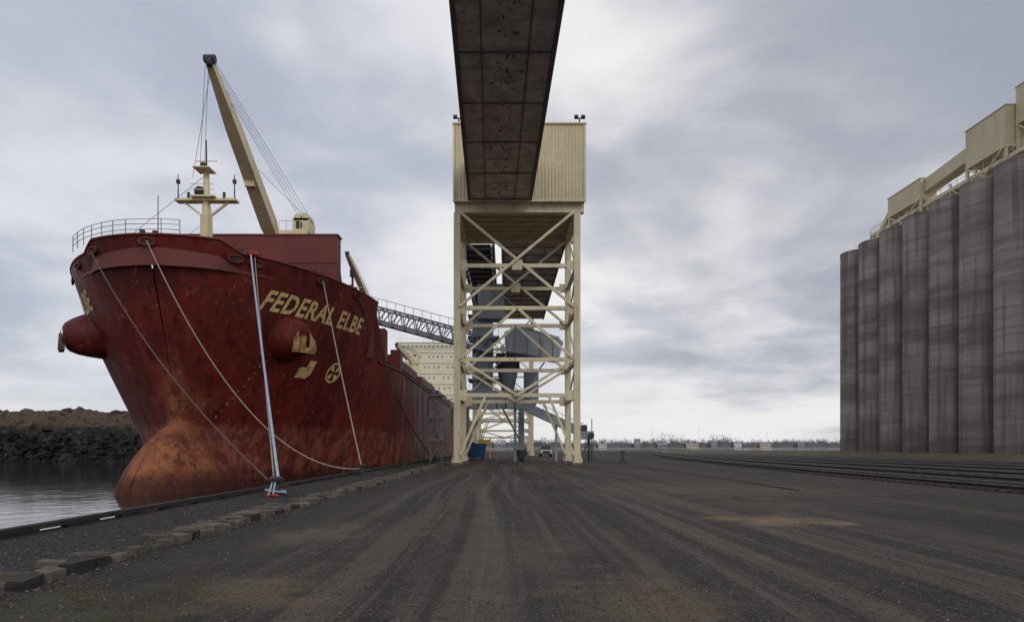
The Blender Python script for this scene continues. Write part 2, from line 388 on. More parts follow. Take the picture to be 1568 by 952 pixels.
M_grass=mat('dry_grass',(.06,.062,.024),(.13,.105,.05),4,.9,0,0)
gr=MB()
for k in range(9000):
    if k%3==0: x=-5.45+rnd.gauss(0,.2); y=rnd.uniform(4.5,30)
    else: x=-4.2+rnd.gauss(0,.9); y=7.2+rnd.gauss(0,1.5)
    if mn.noise(V(x*1.5,y*1.5,0))<0.05: continue
    h=rnd.uniform(.012,.05); a=rnd.uniform(0,6.28); wd=.004
    gr.add([(x-wd*math.cos(a),y-wd*math.sin(a),0),(x+wd*math.cos(a),y+wd*math.sin(a),0),(x+rnd.uniform(-.03,.03),y+rnd.uniform(-.03,.03),h)],[(0,1,2)],M_grass)
gr.obj('grass')

# rail tracks
M_sleep=mat('rail_sleeper_timber',(.075,.062,.052),(.045,.037,.032),2,.9,0,.4)
def track(x,curve=0.):
    t=MB(); ys=list(range(-10,300,6))
    f=lambda y: x+curve*max(0,(y-20)/100)**2*8
    for s in (-.72,.72):
        for a,b in zip(ys[:-1],ys[1:]):
            t.beam((f(a)+s,a,.16),(f(b)+s,b,.16),.05,.12,M_black); t.beam((f(a)+s,a,.245),(f(b)+s,b,.245),.09,.05,M_rail)
    y=8
    while y<170:
        t.box(f(y)-1.3,f(y)+1.3,y,y+.24,.02,.10,M_sleep); y+=.62
    t.obj('railway_track')
for x,c in ((19.6,1.05),(24.6,.85),(29.8,.6),(35.3,.4),(41,.25),(47,.1)): track(x,c)
M_ball=mat('dark_ballast',(.028,.023,.022),(.05,.042,.038),.8,.95,0,.8,fine=10,bd=.06)
bl=MB()
for x0,c0 in ((22.1,.95),(27.2,.72),(32.5,.5),(38.1,.32),(44.,.17)):
    vs=[];n=80
    for i in range(n):
        yy=-10+i*4; c=x0+8*max(0,(yy-20)/100)**2*c0; hh=.12+.05*mn.noise(V(yy*.2,x0,0))
        vs+=[(c-1.0,yy,.002),(c-.4,yy,hh),(c+.4,yy,hh),(c+1.0,yy,.002)]
    bl.add(vs,[(4*i+k,4*i+k+1,4*i+k+5,4*i+k+4) for i in range(n-1) for k in range(3)],M_ball,True)
bl.obj('track_ballast')
cr=MB()
cr.box(10.9,11.35,26,120,-.02,.012,M_conc); cr.box(11.1,11.17,26,220,.012,.05,M_black); cr.obj('crane_rail')
sw=MB(); sw.cyl((12.3,72,0),(12.3,72,1.0),.07,.07,M_dark,8); sw.box(12.0,12.6,71.8,72.2,0,.25,M_dark); sw.box(12.05,12.55,71.95,72.05,.9,1.25,M_dark); sw.obj('switch_stand')
M_berm=mat('grassy_berm',(.09,.08,.05),(.13,.11,.07),.4,.95,0,.5)
be=MB(); vs=[]
for i in range(120):
    yy=20+i*2.4; hh=.75+.3*mn.noise(V(yy*.1,0,3)); vs+=[(58.5,yy,.002),(60.3,yy,hh),(62.,yy,hh),(64.,yy,.002)]
be.add(vs,[(4*i+k,4*i+k+1,4*i+k+5,4*i+k+4) for i in range(119) for k in range(3)],M_berm,True); be.obj('earth_berm')

# ------------------------------------------------------------------ bollards
def bollard(x,y,s=1.,m=None):
    m=m or M_dark; b=MB()
    b.cyl((x,y,0),(x,y,.06),.42*s,.42*s,m,16); b.cyl((x,y,.06),(x,y,.5*s),.17*s,.15*s,m,14); b.cyl((x,y,.5*s),(x,y,.6*s),.26*s,.28*s,m,14)
    b.cyl((x,y,.6*s),(x,y,.68*s),.28*s,.16*s,m,14); b.beam((x-.42*s,y,.36*s),(x+.42*s,y,.36*s),.1*s,.1*s,m)
    return b.obj('mooring_bollard')
bollard(-7.9,23.4,1.0); bollard(-8.5,40.3,1.0); bollard(-8.6,80,1.1); bollard(-8.5,56,.7,M_dark)
bg=MB(); bg.sphere((-7.75,22.9,.06),.12,M_orange,10,(1.3,.9,.5)); bg.sphere((-8.0,22.95,.05),.09,M_orange,8,(1.2,1,.5)); bg.obj('orange_rope_cover')
co=MB()
for r in (.24,.29,.33): co.tube([(-7.9+r*math.cos(a*.4),23.4+r*math.sin(a*.4),.12+.05*(r-.2)+.1*math.sin(a*.2)) for a in range(17)],.035,M_ropeB)
for k in range(2): co.tube([(-7.85+.1*k-.1,23.2,.5),(-7.85+.12*k-.1,23.0,.25),(-7.9+.16*k-.1,22.95,.03)],.03,M_ropeB)
co.obj('rope_coil')

# ------------------------------------------------------------------ cargo ship
XC=-21.1; HB=11.3
def Dh(z): return 43.9 if z<=3 else 43.9-3.9*((z-3)/11.2)**1.15
BC,BR,BZ,BZR,BX=47.5,9.3,-1.3,5.1,3.25
def bk(z):
    u=(z-BZ)/BZR
    return (1-abs(u)**(1.55 if u>0 else 2))
def Db(z):
    k=bk(z)
    return BC-BR*math.sqrt(k) if k>0 else 99
def Ds(z): return min(Dh(z),Db(z))
def hb_(D,z):
    zz=max(z,-6); q=.5 if zz>=10 else .5+.46*((10-zz)/10)**1.5
    L=18+(13.5-min(zz,14))*.7
    t=(D-Dh(z))/L; t=max(0,min(1,t)); h=HB*(1-(1-t)**2)**q if t>0 else 0
    k=bk(z)
    bb=0
    if k>0:
        d=(min(D,BC)-BC)/BR; kk=k-d*d
        bb=BX*math.sqrt(kk)*(1-.30*max(0,(z-BZ)/BZR)) if kk>0 else 0
    r=(h**6+bb**6)**(1/6)
    if D>195: r*=1-.28*((D-195)/28)**2*max(.3,1-max(0,z)/14)
    return r
def ztop(D):
    if D<41.1: return 14.15
    if D<42.0: return 14.15-.6*(D-41.1)/.9
    return 13.55-.45*min(1,(D-42)/12)
FE=54.2; ZM=8.8
ship=empty('cargo_ship')
h=MB()
def grid(rows,sgn,mt):
    vs=[];nc=len(rows[0])
    for r in rows:
        for (D,z) in r: vs.append((XC+sgn*hb_(D,z),D,z))
    fs=[]
    for j in range(len(rows)-1):
        for i in range(nc-1):
            a=(j*nc+i,j*nc+i+1,(j+1)*nc+i+1,(j+1)*nc+i)
            fs.append(a if sgn>0 else a[::-1])
    h.add(vs,fs,mt,True)
zs=[-5,-4,-3,-2,-1.4,-.8,-.3,.1,.5,.9,1.2,1.5,1.8,2.1,2.35,2.6,2.8,2.95,3.1,3.25,3.4,3.55,3.7,3.9,4.3,4.8,5.4,6,6.7,7.4,8.1,8.8]
rows=[]
for z in zs:
    d0=Ds(z)+1e-4; r=[(d0+(75-d0)*(i/100)**2,z) for i in range(101)]
    r+=[(D,z) for D in (90,110,130,150,170,190,200,208,215,219,223)]
    rows.append(r)
grid(rows,1,M_hull); grid(rows,-1,M_hull)
rows=[]
for j in range(15):
    r=[]
    for i in range(81):
        s=(i/80)**2
        D=Ds(8.8)+(FE-Ds(8.8))*s; 
        for _ in range(4):
            z=8.8+(ztop(D)-8.8)*j/14; D=Ds(z)+1e-4+(FE-Ds(z))*s
        r.append((D,z))
    rows.append(r)
grid(rows,1,M_hull); grid(rows,-1,M_hull)
toprow=rows[-1]
h.obj('hull',ship)
d=MB()
for sg in (1,-1):
    cap=[V(XC+sg*hb_(D,z),D,z) for D,z in toprow]
    d.tube([c+V(-sg*.03,0,.0) for c in cap],.08,M_redS,8)
    inn=[V(XC+sg*max(0,hb_(D,z)-.25),D+.25,z) for D,z in toprow]
    vs=[]
    for a in inn: vs+=[a,V(a.x,a.y,12.4)]
    d.add(vs,[(2*i,2*i+1,2*i+3,2*i+2) for i in range(len(inn)-1)],M_redS,True)
fc=[(XC+hb_(D,12.4)-.05,D) for D in [Ds(12.4)+.3+(FE-Ds(12.4)-.3)*(i/30)**2 for i in range(31)]]
poly=[(x,y,12.4) for x,y in fc]+[(2*XC-x,y,12.4) for x,y in fc[::-1]]
d.add(poly,[tuple(range(len(poly)))],M_redS)
xw=hb_(FE,11)
d.box(XC-xw+.03,XC+xw-.03,FE-.35,FE-.02,8.7,13.0,M_redS)
mdk=[(XC+hb_(D,8.7)-.05,D) for D in (FE-.3,60,66,75,100,150,195,208,223)]
poly=[(x,y,8.65) for x,y in mdk]+[(2*XC-x,y,8.65) for x,y in mdk[::-1]]
d.add(poly,[tuple(range(len(poly)))],M_redS)
xt=hb_(223,5); d.box(XC-xt,XC+xt,222.9,223.2,-2,8.8,M_redS)
d.obj('decks_and_bulwark',ship)
st=MB()
for sg in (1,-1):
    vs=[];n=8
    for i in range(n+1):
        D=FE+i*.55; zt=8.8+ (13.1-8.8)*(1-i/n)**1.8
        vs+=[(XC+sg*hb_(D,8.8),D,8.8),(XC+sg*hb_(D,min(zt,11)),D,zt)]
    st.add(vs,[(2*i,2*i+2,2*i+3,2*i+1) for i in range(n)],M_hull)
st.obj('bulwark_step',ship)
rbm=MB()
rbm.tube([(XC+(hb_(D,8.6)+.03),D,8.6) for D in [FE+2+i*4 for i in range(42)]],.1,M_redS)
for D in [62+i*3 for i in range(50)]:
    x=XC+hb_(D,8.8)-.3; rbm.beam((x,D,8.65),(x,D,9.7),.05,.05,M_redS)
for zz in (9.2,9.7): rbm.beam((XC+HB-.3,64,zz),(XC+HB-.3,200,zz),.05,.05,M_redS)
rbm.obj('deck_railing',ship)
def arc_table(z,D0,D1,n=400):
    tab=[(0,D0)];s=0;pb=hb_(D0,z)
    for i in range(1,n+1):
        D=D0+(D1-D0)*i/n;b=hb_(D,z);s+=math.hypot(b-pb,(D1-D0)/n);pb=b;tab.append((s,D))
    return tab
def at(tab,s):
    if s<=0: return tab[0][1]
    for a,b in zip(tab[:-1],tab[1:]):
        if b[0]>=s: return a[1]+(b[1]-a[1])*(s-a[0])/(b[0]-a[0])
    return tab[-1][1]
def text_mesh(txt,height,bold=.03,shear=.0,space=1.):
    c=bpy.data.curves.new('t','FONT'); c.body=txt; c.size=height/.7; c.offset=bold; c.shear=shear; c.resolution_u=3; c.space_character=space
    o=bpy.data.objects.new('t',c); S.collection.objects.link(o); bpy.context.view_layer.update()
    me=bpy.data.meshes.new_from_object(o.evaluated_get(bpy.context.evaluated_depsgraph_get()))
    import bmesh
    bm=bmesh.new(); bm.from_mesh(me); bmesh.ops.triangulate(bm,faces=bm.faces)
    for _ in range(4):
        es=[e for e in bm.edges if e.calc_length()>.22]
        if not es: break
        bmesh.ops.subdivide_edges(bm,edges=es,cuts=1); bmesh.ops.triangulate(bm,faces=bm.faces)
    vs=[(v.co.x,v.co.y) for v in bm.verts]; bm.verts.index_update(); fs=[[v.index for v in f_.verts] for f_ in bm.faces]; bm.free()
    bpy.data.objects.remove(o); return vs,fs
def on_hull(vs,fs,D0,z0,sg,width=None,rev=False,slope=0.,m=None,mbd=None,out=.035):
    tab=arc_table(z0,D0,D0+30); mx=max(v[0] for v in vs); mnx=min(v[0] for v in vs)
    k=(width/(mx-mnx)) if width else 1
    nv=[]
    for u,v in vs:
        s=(u-mnx)*k
        if rev: s=(mx-mnx)*k-s
        D=at(tab,s); z=z0+v+slope*s
        b=hb_(D,z); e=.05
        n=V(sg*1,-(hb_(D+e,z)-hb_(D-e,z))/(2*e),-(hb_(D,z+e)-hb_(D,z-e))/(2*e)).normalized()
        nv.append(V(XC+sg*b,D,z)+n*out)
    mbd.add(nv,fs,m or M_text)
lt=MB()
tv,tf=text_mesh('FEDERAL ELBE',1.2,.045,.25,1.08)
on_hull(tv,tf,43.7,10.55,1,9.9,slope=-.035,mbd=lt)
on_hull(tv,tf,43.7,10.55,-1,9.9,rev=True,slope=-.035,mbd=lt)
lt.obj('ship_name_lettering',ship)
sy=MB()
def ring(r0,r1,n=28):
    vs=[];fs=[]
    for i in range(n):
        a=2*math.pi*i/n; vs+=[(r0*math.cos(a),r0*math.sin(a)),(r1*math.cos(a),r1*math.sin(a))]
    for i in range(n): j=(i+1)%n; fs.append((2*i,2*j,2*j+1,2*i+1))
    return vs,fs
rv,rf=ring(.60,.74)
rv=[(a+.78,b) for a,b in rv]
on_hull(rv,rf,49.9,7.15,1,mbd=sy)
for k in range(4):
    a=math.pi/4+k*math.pi/2
    vs=[(.78+.08*math.cos(a),.08*math.sin(a)),(.78+.54*math.cos(a-.38),.54*math.sin(a-.38)),(.78+.58*math.cos(a),.58*math.sin(a)),(.78+.54*math.cos(a+.38),.54*math.sin(a+.38))]
    on_hull(vs+[(.02,0),(1.54,0)],[(0,1,2,3)],49.9,7.15,1,mbd=sy,out=.04)
bv=[(.0,-.62),(-.0,-.05),(.22,.12),(.62,.12),(.62,.62),(1.25,.62),(1.25,-.3),(.98,-.62)]
on_hull([(a+.0,b) for a,b in bv]+[(.62,-.62)],[(0,1,2,8),(2,3,8),(3,4,5,6),(3,6,7,8)],47.6,7.15,1,mbd=sy)
M_mark=mat('faded_white_marks',(.45,.28,.22),(.3,.12,.09),3,.7)
for k in range(11):
    u=[(0,0),(.22,0),(.22,.05),(0,.05)] if k%2 else [(0,0),(.11,0),(.11,.14),(0,.14)]
    on_hull(u,[(0,1,2,3)],44.9+.05*k,3.6+k*.42,1,mbd=sy,out=.03,m=M_mark)
sy.obj('hull_markings',ship)
def anchor(sg,D,z,mt,ln=1.):
    b=hb_(D,z); e=.05
    n=V(sg*1,-(hb_(D+e,z)-hb_(D-e,z))/(2*e),-.2).normalized(); c=V(XC+sg*b,D,z)
    a=MB(); prof=[(-.9,1.75),(-.2,1.62),(.4,1.42),(.9,1.2),(1.25,.95),(1.4,.7),(1.42,.4)]
    for (p0,r0),(p1,r1) in zip(prof[:-1],prof[1:]):
        a.cyl(c+n*p0*ln,c+n*p1*ln,r0,r1,M_hull,28)
    a.obj('anchor_bolster',ship)
    an=MB(); tip=c+n*1.42*ln; side=n.cross(V(0,0,1)).normalized(); up=V(0,0,1)
    an.cyl(tip-n*.5,tip+n*.15,.3,.24,mt,12)
    dn=tip+n*.12-up*.7
    an.beam(tip+n*.1+up*.25,dn,.3,.24,mt); an.beam(dn-side*.8,dn+side*.8,.3,.38,mt)
    for q_ in (-1,1):
        p0=dn+side*.6*q_; pm=p0+up*.6+n*.06+side*.05*q_; p1=p0+up*1.25+n*.05-side*.16*q_
        an.add([p0-side*.26,p0+side*.26,pm+side*.22,p1,pm-side*.22,p0-side*.26+n*.2,p0+side*.26+n*.2,pm+side*.22+n*.1,pm-side*.22+n*.1],
          [(0,1,2,3,4),(5,8,3,7,6),(0,4,8,5),(1,6,7,2),(4,3,8),(2,7,3),(0,5,6,1)],mt)
    an.obj('anchor',ship)
M_anch=mat('rusty_yellow_anchor',(.48,.32,.11),(.22,.08,.03),2.2,.7,0,.3,dirt=(.12,.035,.022),dirtamt=.8)
anchor(1,46.0,9.0,M_anch); anchor(-1,46.2,9.2,M_ropeD,1.25)
ck=MB()
for sg,D in ((1,41.9),(1,42.7),(1,46.7),(1,50.5),(-1,43.2),(1,40.15),(-1,46.5),(-1,41.4)):
    z=ztop(D)-.42; c=V(XC+sg*(hb_(D,z)),D,z); e=.05
    n=V(sg*1,-(hb_(D+e,z)-hb_(D-e,z))/(2*e),0).normalized(); s_=n.cross(V(0,0,1)); 
    pts=[c+n*.06+s_*.45*math.cos(a*math.pi/8)+V(0,0,.22*math.sin(a*math.pi/8)) for a in range(17)]
    ck.tube(pts,.07,M_redS); 
    ck.add([c+n*.05+s_*.38*math.cos(a*math.pi/8)+V(0,0,.17*math.sin(a*math.pi/8)) for a in range(16)],[tuple(range(16))],M_black)
    for q_ in (-.35,.35): ck.cyl(c+s_*q_-n*.3+V(0,0,.3),c+s_*q_-n*.3+V(0,0,.75),.16,.16,M_dark,10)
ck.obj('mooring_chocks',ship)
rl=MB(); cols=[]
for sg,D in [(-1,43.5),(-1,42.6),(-1,41.9),(-1,41.3),(-1,40.8),(-1,40.45),(-1,40.2),(1,40.1),(1,40.3)]:
    cols.append(V(XC+sg*(hb_(D,14.1)-.15),D+.1,14.1))
for c in cols: rl.cyl(c,c+V(0,0,1.0),.03,.03,M_grey,6)
for hh in (.4,.72,1.0):
    rl.tube([c+V(0,0,hh) for c in cols],.02,M_grey)
rl.obj('bow_railing',ship)
ms=MB(); mx,my=-20.2,46.
ms.cyl((mx,my,12.4),(mx,my,17.2),.45,.38,M_shipcream,12); ms.cyl((mx,my,17.2),(mx,my,20.2),.28,.18,M_shipcream,10); ms.cyl((mx,my,20.2),(mx,my,22.3),.07,.04,M_dark,6)
ms.box(mx-2.0,mx+2.1,my-.35,my+.35,18.15,18.3,M_shipcream); ms.box(mx-.8,mx+.8,my-.7,my+.7,18.3,18.4,M_shipcream)
for sx in (-1,1):
    ms.beam((mx,my,17.0),(mx+sx*1.5,my,18.15),.14,.14,M_shipcream)
    ms.cyl((mx+sx*1.9,my,18.3),(mx+sx*1.9,my,20.0),.05,.03,M_dark,6); ms.box(mx+sx*1.9-.1,mx+sx*1.9+.1,my-.1,my+.1,19.4,19.65,M_dark)
    ms.cyl((mx+sx*1.2,my,18.3),(mx+sx*1.2,my,18.8),.1,.1,M_dark,8)
    ms.beam((mx,my,15.),(mx+sx*.9,my+1.4,12.4),.2,.2,M_shipcream)
ms.box(mx-.55,mx+.55,my-.9,my+.3,20.15,20.22,M_shipcream); ms.sphere((mx-.4,my-.1,18.8),.38,M_dark,10); ms.sphere((mx,my-.5,20.45),.2,M_dark,8)
for zz in (18.75,19.1): ms.beam((mx-.8,my-.7,zz),(mx+.8,my-.7,zz),.04,.04,M_shipcream)
ms.beam((mx-.75,my,20.9),(mx+.75,my,20.9),.05,.05,M_shipcream)
for i in range(14): ms.beam((mx+.1,my-.5,13+i*.33),(mx+.5,my-.5,13+i*.33),.03,.03,M_shipcream)
for sx in (-.05,.55): ms.beam((mx+sx,my-.5,12.6),(mx+sx,my-.5,17.6),.04,.04,M_shipcream)
ms.cyl((-23.2,45.5,12.4),(-23.2,45.5,18.4),.05,.03,M_dark,6)
ms.tube([(mx,my,20),(-24.5,43,14.3)],.015,M_dark,4); ms.tube([(mx+.2,my,17),(-24.5,47,14.3)],.015,M_dark,4)
ms.cyl((-18.9,44.8,12.4),(-18.9,44.8,15.3),.25,.25,M_shipcream,10); ms.box(-22.2,-21.2,44.6,45.4,12.4,15.0,M_dark)
ms.obj('foremast',ship)
hk=MB()
hk.box(-28.9,-14.1,57,58.2,8.65,19.3,M_redS); hk.box(-29.0,-14.0,56.92,58.28,19.3,19.42,M_redS)
for zz in (10.5,12.5,14.8,17.): hk.box(-28.85,-14.15,56.93,56.997,zz,zz+.09,M_redS)
for i in range(6): hk.beam((-28.5+i*2.85,58.2,16.5),(-28.5+i*2.85,63,8.7),.25,.25,M_redS)
for (a,b) in ((76,94),(100,118),(124,142),(148,166)):
    hk.box(-29,-12.6,a,b,8.65,10.9,M_redS); hk.box(-29.3,-12.3,a-.3,b+.3,10.9,11.9,M_redS)
    for k in range(8): hk.box(-12.58,-12.4,a+.5+k*2.3,a+.75+k*2.3,8.7,10.9,M_redS)
hk.cyl((-13.5,60.,8.65),(-13.5,60.,17.5),.12,.1,M_redS,8); hk.box(-13.7,-13.3,59.8,60.2,16.6,17.2,M_dark)
hk.box(-12.6,-11.2,63,64.5,8.65,12.6,M_redS); hk.box(-12.2,-11.2,72,74,8.65,11.9,M_redS)
for zz in (13.4,13.9): hk.tube([(-14.4,50,zz),(-12.6,53.8,zz)],.03,M_redS)
hk.obj('hatches_and_house',ship)
def crane(px,py,pz,tip,foot,w0,w1,sc=1.):
    c=MB()
    c.cyl((px,py,8.65),(px,py,pz),1.45*sc,1.3*sc,M_shipcream,18)
    c.box(px-1.3*sc,px+1.3*sc,py-1.4*sc,py+1.6*sc,pz,pz+1.7*sc,M_shipcream)
    c.box(px-.2*sc,px+1.35*sc,py-1.0*sc,py+1.2*sc,pz+1.7*sc,pz+3.0*sc,M_shipcream)
    c.box(px-.9*sc,px-.3*sc,py-1.45*sc,py-1.41*sc,pz+.7*sc,pz+1.3*sc,M_glass)
    c.box(px+.15*sc,px+.7*sc,py-1.05*sc,py-1.01*sc,pz+2.0*sc,pz+2.6*sc,M_dark)
    c.cyl((px+.3*sc,py-1.,pz+3.0*sc),(px+.3*sc,py+.6,pz+3.0*sc),.42*sc,.42*sc,M_shipcream,12)
    c.cyl((px+1.0*sc,py-1.,pz+3.1*sc),(px+1.0*sc,py+.6,pz+3.1*sc),.42*sc,.42*sc,M_shipcream,12)
    for i in range(5): c.beam((px+(-1.3+i*.65)*sc,py-1.45*sc,pz+1.7*sc),(px+(-1.3+i*.65)*sc,py-1.45*sc,pz+2.6*sc),.05,.05,M_shipcream)
    c.beam((px-1.3*sc,py-1.45*sc,pz+2.6*sc),(px+1.3*sc,py-1.45*sc,pz+2.6*sc),.05,.05,M_shipcream)
    F=Vector(foot);T=Vector(tip)
    a=(T-F)
    d_=a.normalized(); s_=d_.cross(V(0,-1,.3)).normalized(); u_=s_.cross(d_)
    vs=[]
    for cc,wd in ((F,w0*.7),(F+a*.12,w0),(F+a*.7,w0*.8),(T,w1)):
        vs+=[cc-s_*wd/2-u_*wd*.45,cc+s_*wd/2-u_*wd*.45,cc+s_*wd/2+u_*wd*.45,cc-s_*wd/2+u_*wd*.45]
    fs=[]
    for k in range(3):
        for i in range(4): fs.append((k*4+i,k*4+(i+1)%4,k*4+4+(i+1)%4,k*4+4+i))
    fs+=[(3,2,1,0),(12,13,14,15)]
    c.add(vs,fs,M_shipcream)
    c.beam((px-.4,py-1.4,pz+.5),F,.5*sc,.6*sc,M_shipcream)
    c.sphere(T,.42*sc,M_dark,8,(.8,1,.9)); c.cyl(T+V(-.4,0,.25)*sc,T+V(.4,0,.25)*sc,.3*sc,.3*sc,M_dark,10)
    hd=V(px+.7*sc,py-.4,pz+3.4*sc)
    for o in (-.5,-.2,.15,.5): c.tube([hd+V(o,0,0),T+V(o*.5,0,.2)],.02,M_dark,4)
    c.tube([hd,F+a*.5+V(0,0,.5)],.02,M_dark,4)
    c.box(*(lambda q_:(q_.x-.5*sc,q_.x+.3*sc,q_.y-.9,q_.y-.4,q_.z-.5*sc,q_.z+.5*sc))(F+a*.38),M_shipcream)
    return c
c=crane(-20.3,66.5,20.6,(-21.7,50,29.8),(-22.0,65,21.2),1.25,.5)
T=V(-21.8,50,29.6)
for o,e in ((-.25,(-22.4,50,22.4)),(.0,(-22.1,50,22.2)),(.2,(-22.5,49,21.0))): c.tube([T+V(o,0,0),e],.018,M_dark,4)
c.obj('deck_crane',ship)
crane(-22.6,114,23.3,(-22.6,97,29.),(-22.6,113,25.2),.95,.5,.7).obj('deck_crane_midships',ship)
crane(-20.5,152,20.,(-22.,137,22.),(-21.4,150,21),1.1,.6,.8).obj('deck_crane_aft',ship)
ss=MB(); 
tiers=[(-30.5,-11.,188,206,8.65,16),(-29.5,-12.,189,205,16,19),(-28.9,-12.6,190,204,19,22),(-28.6,-13.,190.5,203,22,25),(-28.3,-13.6,191,202,25,28),(-30.4,-11.4,191,198,28,30.8)]
for k,(a,b,c0,d0,e,f_) in enumerate(tiers):
    ss.box(a,b,c0,d0,e,f_,M_super); ss.box(a-.4,b+.4,c0-.2,d0,f_-.06,f_+.04,M_super)
    n=12 if k<5 else 16
    for i in range(n):
        if k<5 and (i*7+k*3)%5==0: continue
        x=a+(b-a)*(i+.5)/n
        ss.box(x-(.42 if k==5 else .2),x+(.42 if k==5 else .2),c0-.06,c0,f_-1.5,f_-.9,M_grey)
    for i in range(14): 
        x=a-.4+(b-a+.8)*i/13; ss.beam((x,c0-.15,f_),(x,c0-.15,f_+1),.06,.06,M_super)
    ss.beam((a-.4,c0-.15,f_+1),(b+.4,c0-.15,f_+1),.07,.07,M_super)
ss.cyl((-21,196,30.8),(-21,196,37),.35,.15,M_super,8); ss.beam((-23,196,34.5),(-19,196,34.5),.15,.15,M_super); ss.box(-17,-14,200,204,28,33,M_super)
ss.obj('aft_superstructure',ship)

# ------------------------------------------------------------------ mooring ropes
def rope(p,q_,sag,r,m,n=28):
    p=Vector(p);q_=Vector(q_); pts=[p.lerp(q_,i/n)-V(0,0,4*sag*(i/n)*(1-i/n)) for i in range(n+1)]
    o=MB(); o.tube(pts,r,m,6); return o
def hp(sg,D,dz=-.4,out=.15): 
    z=ztop(D)+dz; e=.05; n=V(sg*1,-(hb_(D+e,z)-hb_(D-e,z))/(2*e),0).normalized(); return V(XC+sg*hb_(D,z),D,z)+n*out
rope(hp(-1,41.4),(-8.1,23.4,.5),1.0,.035,M_ropeD).obj('mooring_rope')
rope(hp(1,40.15),(-8.5,40.2,.4),3.6,.04,M_ropeW).obj('mooring_rope')
rope(hp(1,42.3,0),(-7.8,23.4,.5),.15,.055,M_ropeB).obj('mooring_rope')
rope(hp(1,42.5,-.1),(-7.95,23.4,.5),.2,.03,M_ropeW).obj('mooring_rope')
rope(hp(1,46.7),(-8.5,40.2,.45),.3,.045,M_ropeW).obj('mooring_rope')
rope(hp(1,50.5),(-8.6,80,.4),1.6,.05,M_ropeD).obj('mooring_rope')
rope(hp(1,49.9,-1.2),(-8.6,80,.4),1.0,.04,M_ropeD).obj('mooring_rope')
hl=MB()
c=hp(1,42.4,.1,.1); hl.cyl(c-V(.22,.2,0),c+V(.22,.2,0),.12,.12,M_orange,8)
hl.obj('rope_fairlead_cover')

# ------------------------------------------------------------------ conveyor tower
def tower(name,x0,x1,y0,y1,zt,levels,lw,bw):
    e=empty(name); t=MB()
    for x in (x0,x1):
        for y in (y0,y1):
            t.box(x-lw/2,x+lw/2,y-lw/2,y-lw/2+.07,.25,zt,M_cream); t.box(x-lw/2,x+lw/2,y+lw/2-.07,y+lw/2,.25,zt,M_cream); t.box(x-.05,x+.05,y-lw/2+.07,y+lw/2-.07,.25,zt,M_cream)
            t.box(x-lw*.9,x+lw*.9,y-lw*.9,y+lw*.9,0,.25,M_conc)
            t.box(x-lw*.7,x+lw*.7,y-lw*.7,y+lw*.7,.25,.34,M_cream)
            for sx in (-1,1): t.add([(x+sx*lw*.5,y-.04,.34),(x+sx*lw*.95,y-.04,.34),(x+sx*lw*.5,y-.04,1.3)],[(0,1,2)],M_cream)
    xi0,xi1=x0+lw/2,x1-lw/2
    for y in (y0,y1):
        for z in levels[1:]: t.box(xi0,xi1,y-bw/2,y+bw/2,z-bw/2,z+bw/2,M_cream)
        L=levels; xm=(x0+x1)/2; w_=bw*.66; yy=y-bw/2-w_/2-.01
        t.beam((xi0,yy,L[0]-.2),(xi1,yy,L[2]+.1),w_,w_,M_cream); t.beam((xi1,yy-w_-.01,L[0]-.2),(xi0,yy-w_-.01,L[2]+.1),w_,w_,M_cream)
        t.beam((xm,yy,L[2]),(xi0,yy,L[3]),w_,w_,M_cream); t.beam((xm,yy,L[2]),(xi1,yy,L[3]),w_,w_,M_cream)
        t.beam((xi0,yy,L[3]),(xm,yy,L[4]),w_,w_,M_cream); t.beam((xi1,yy,L[3]),(xm,yy,L[4]),w_,w_,M_cream)
        t.beam((xi0+(xm-xi0)*.45,yy,L[4]),(xi0,yy,L[4]*.15),w_,w_,M_cream); t.beam((xi1-(xm-xi0)*.45,yy,L[4]),(xi1,yy,L[4]*.15),w_,w_,M_cream)
        t.box(xm-.45,xm+.45,yy-.12,yy-.1+.02,L[1]-.45,L[1]+.45,M_cream)
        for z in levels[1:]:
            for xs in (xi0,xi1-.6): t.box(xs,xs+.6,y-bw/2-.03,y-bw/2-.005,z-.45,z+.45,M_cream)
    for x in (x0,x1):
        for z in levels[1:]: t.box(x-bw/2,x+bw/2,y0+lw/2,y1-lw/2,z-bw/2+.02,z+bw/2-.02,M_cream)
        for k,(a,b) in enumerate(zip(levels[:-1],levels[1:])):
            ya,yb=(y0+.3,y1-.3) if k%2 else (y1-.3,y0+.3)
            t.beam((x,ya,a),(x,yb,b),bw*.4,bw*.4,M_cream)
    t.obj('steel_frame',e)
    return e
lv=[22.8,17.9,14.1,9.5,6.3]
tw=tower('conveyor_tower',-4.4,6.35,61.3,70.2,22.6,lv,.58,.34)
t=MB()
CX0,CX1,CY0,CY1,CZ0,CZ1=-4.6,6.95,60.5,70.9,23.45,30.2
for y in (61.3,70.2): t.box(CX0,CX1,y-.3,y+.3,22.6,23.4,M_cream)
for x in (-4.35,6.3): t.box(x-.28,x+.28,61.6,69.9,22.62,23.38,M_cream)
for k in range(6): t.box(CX0+.2,CX1-.2,62.4+k*1.4,62.6+k*1.4,22.9,23.35,M_cream)
t.box(CX0+.06,CX1-.06,CY0+.06,CY1-.06,23.4,23.5,M_under)
t.obj('head_girders',tw)
cb=MB()
smooth_corr(cb,CX0,CX1,CY0,CZ0,CZ1,M_cab,.30,.06)
smooth_corr(cb,CY0,CY1,CX0,CZ0,CZ1,M_cab,.30,.06,'y')
smooth_corr(cb,CY0,CY1,CX1,CZ0,CZ1,M_cab,.30,-.06,'y'); smooth_corr(cb,CX0,CX1,CY1,CZ0,CZ1,M_cab,.30,-.06)
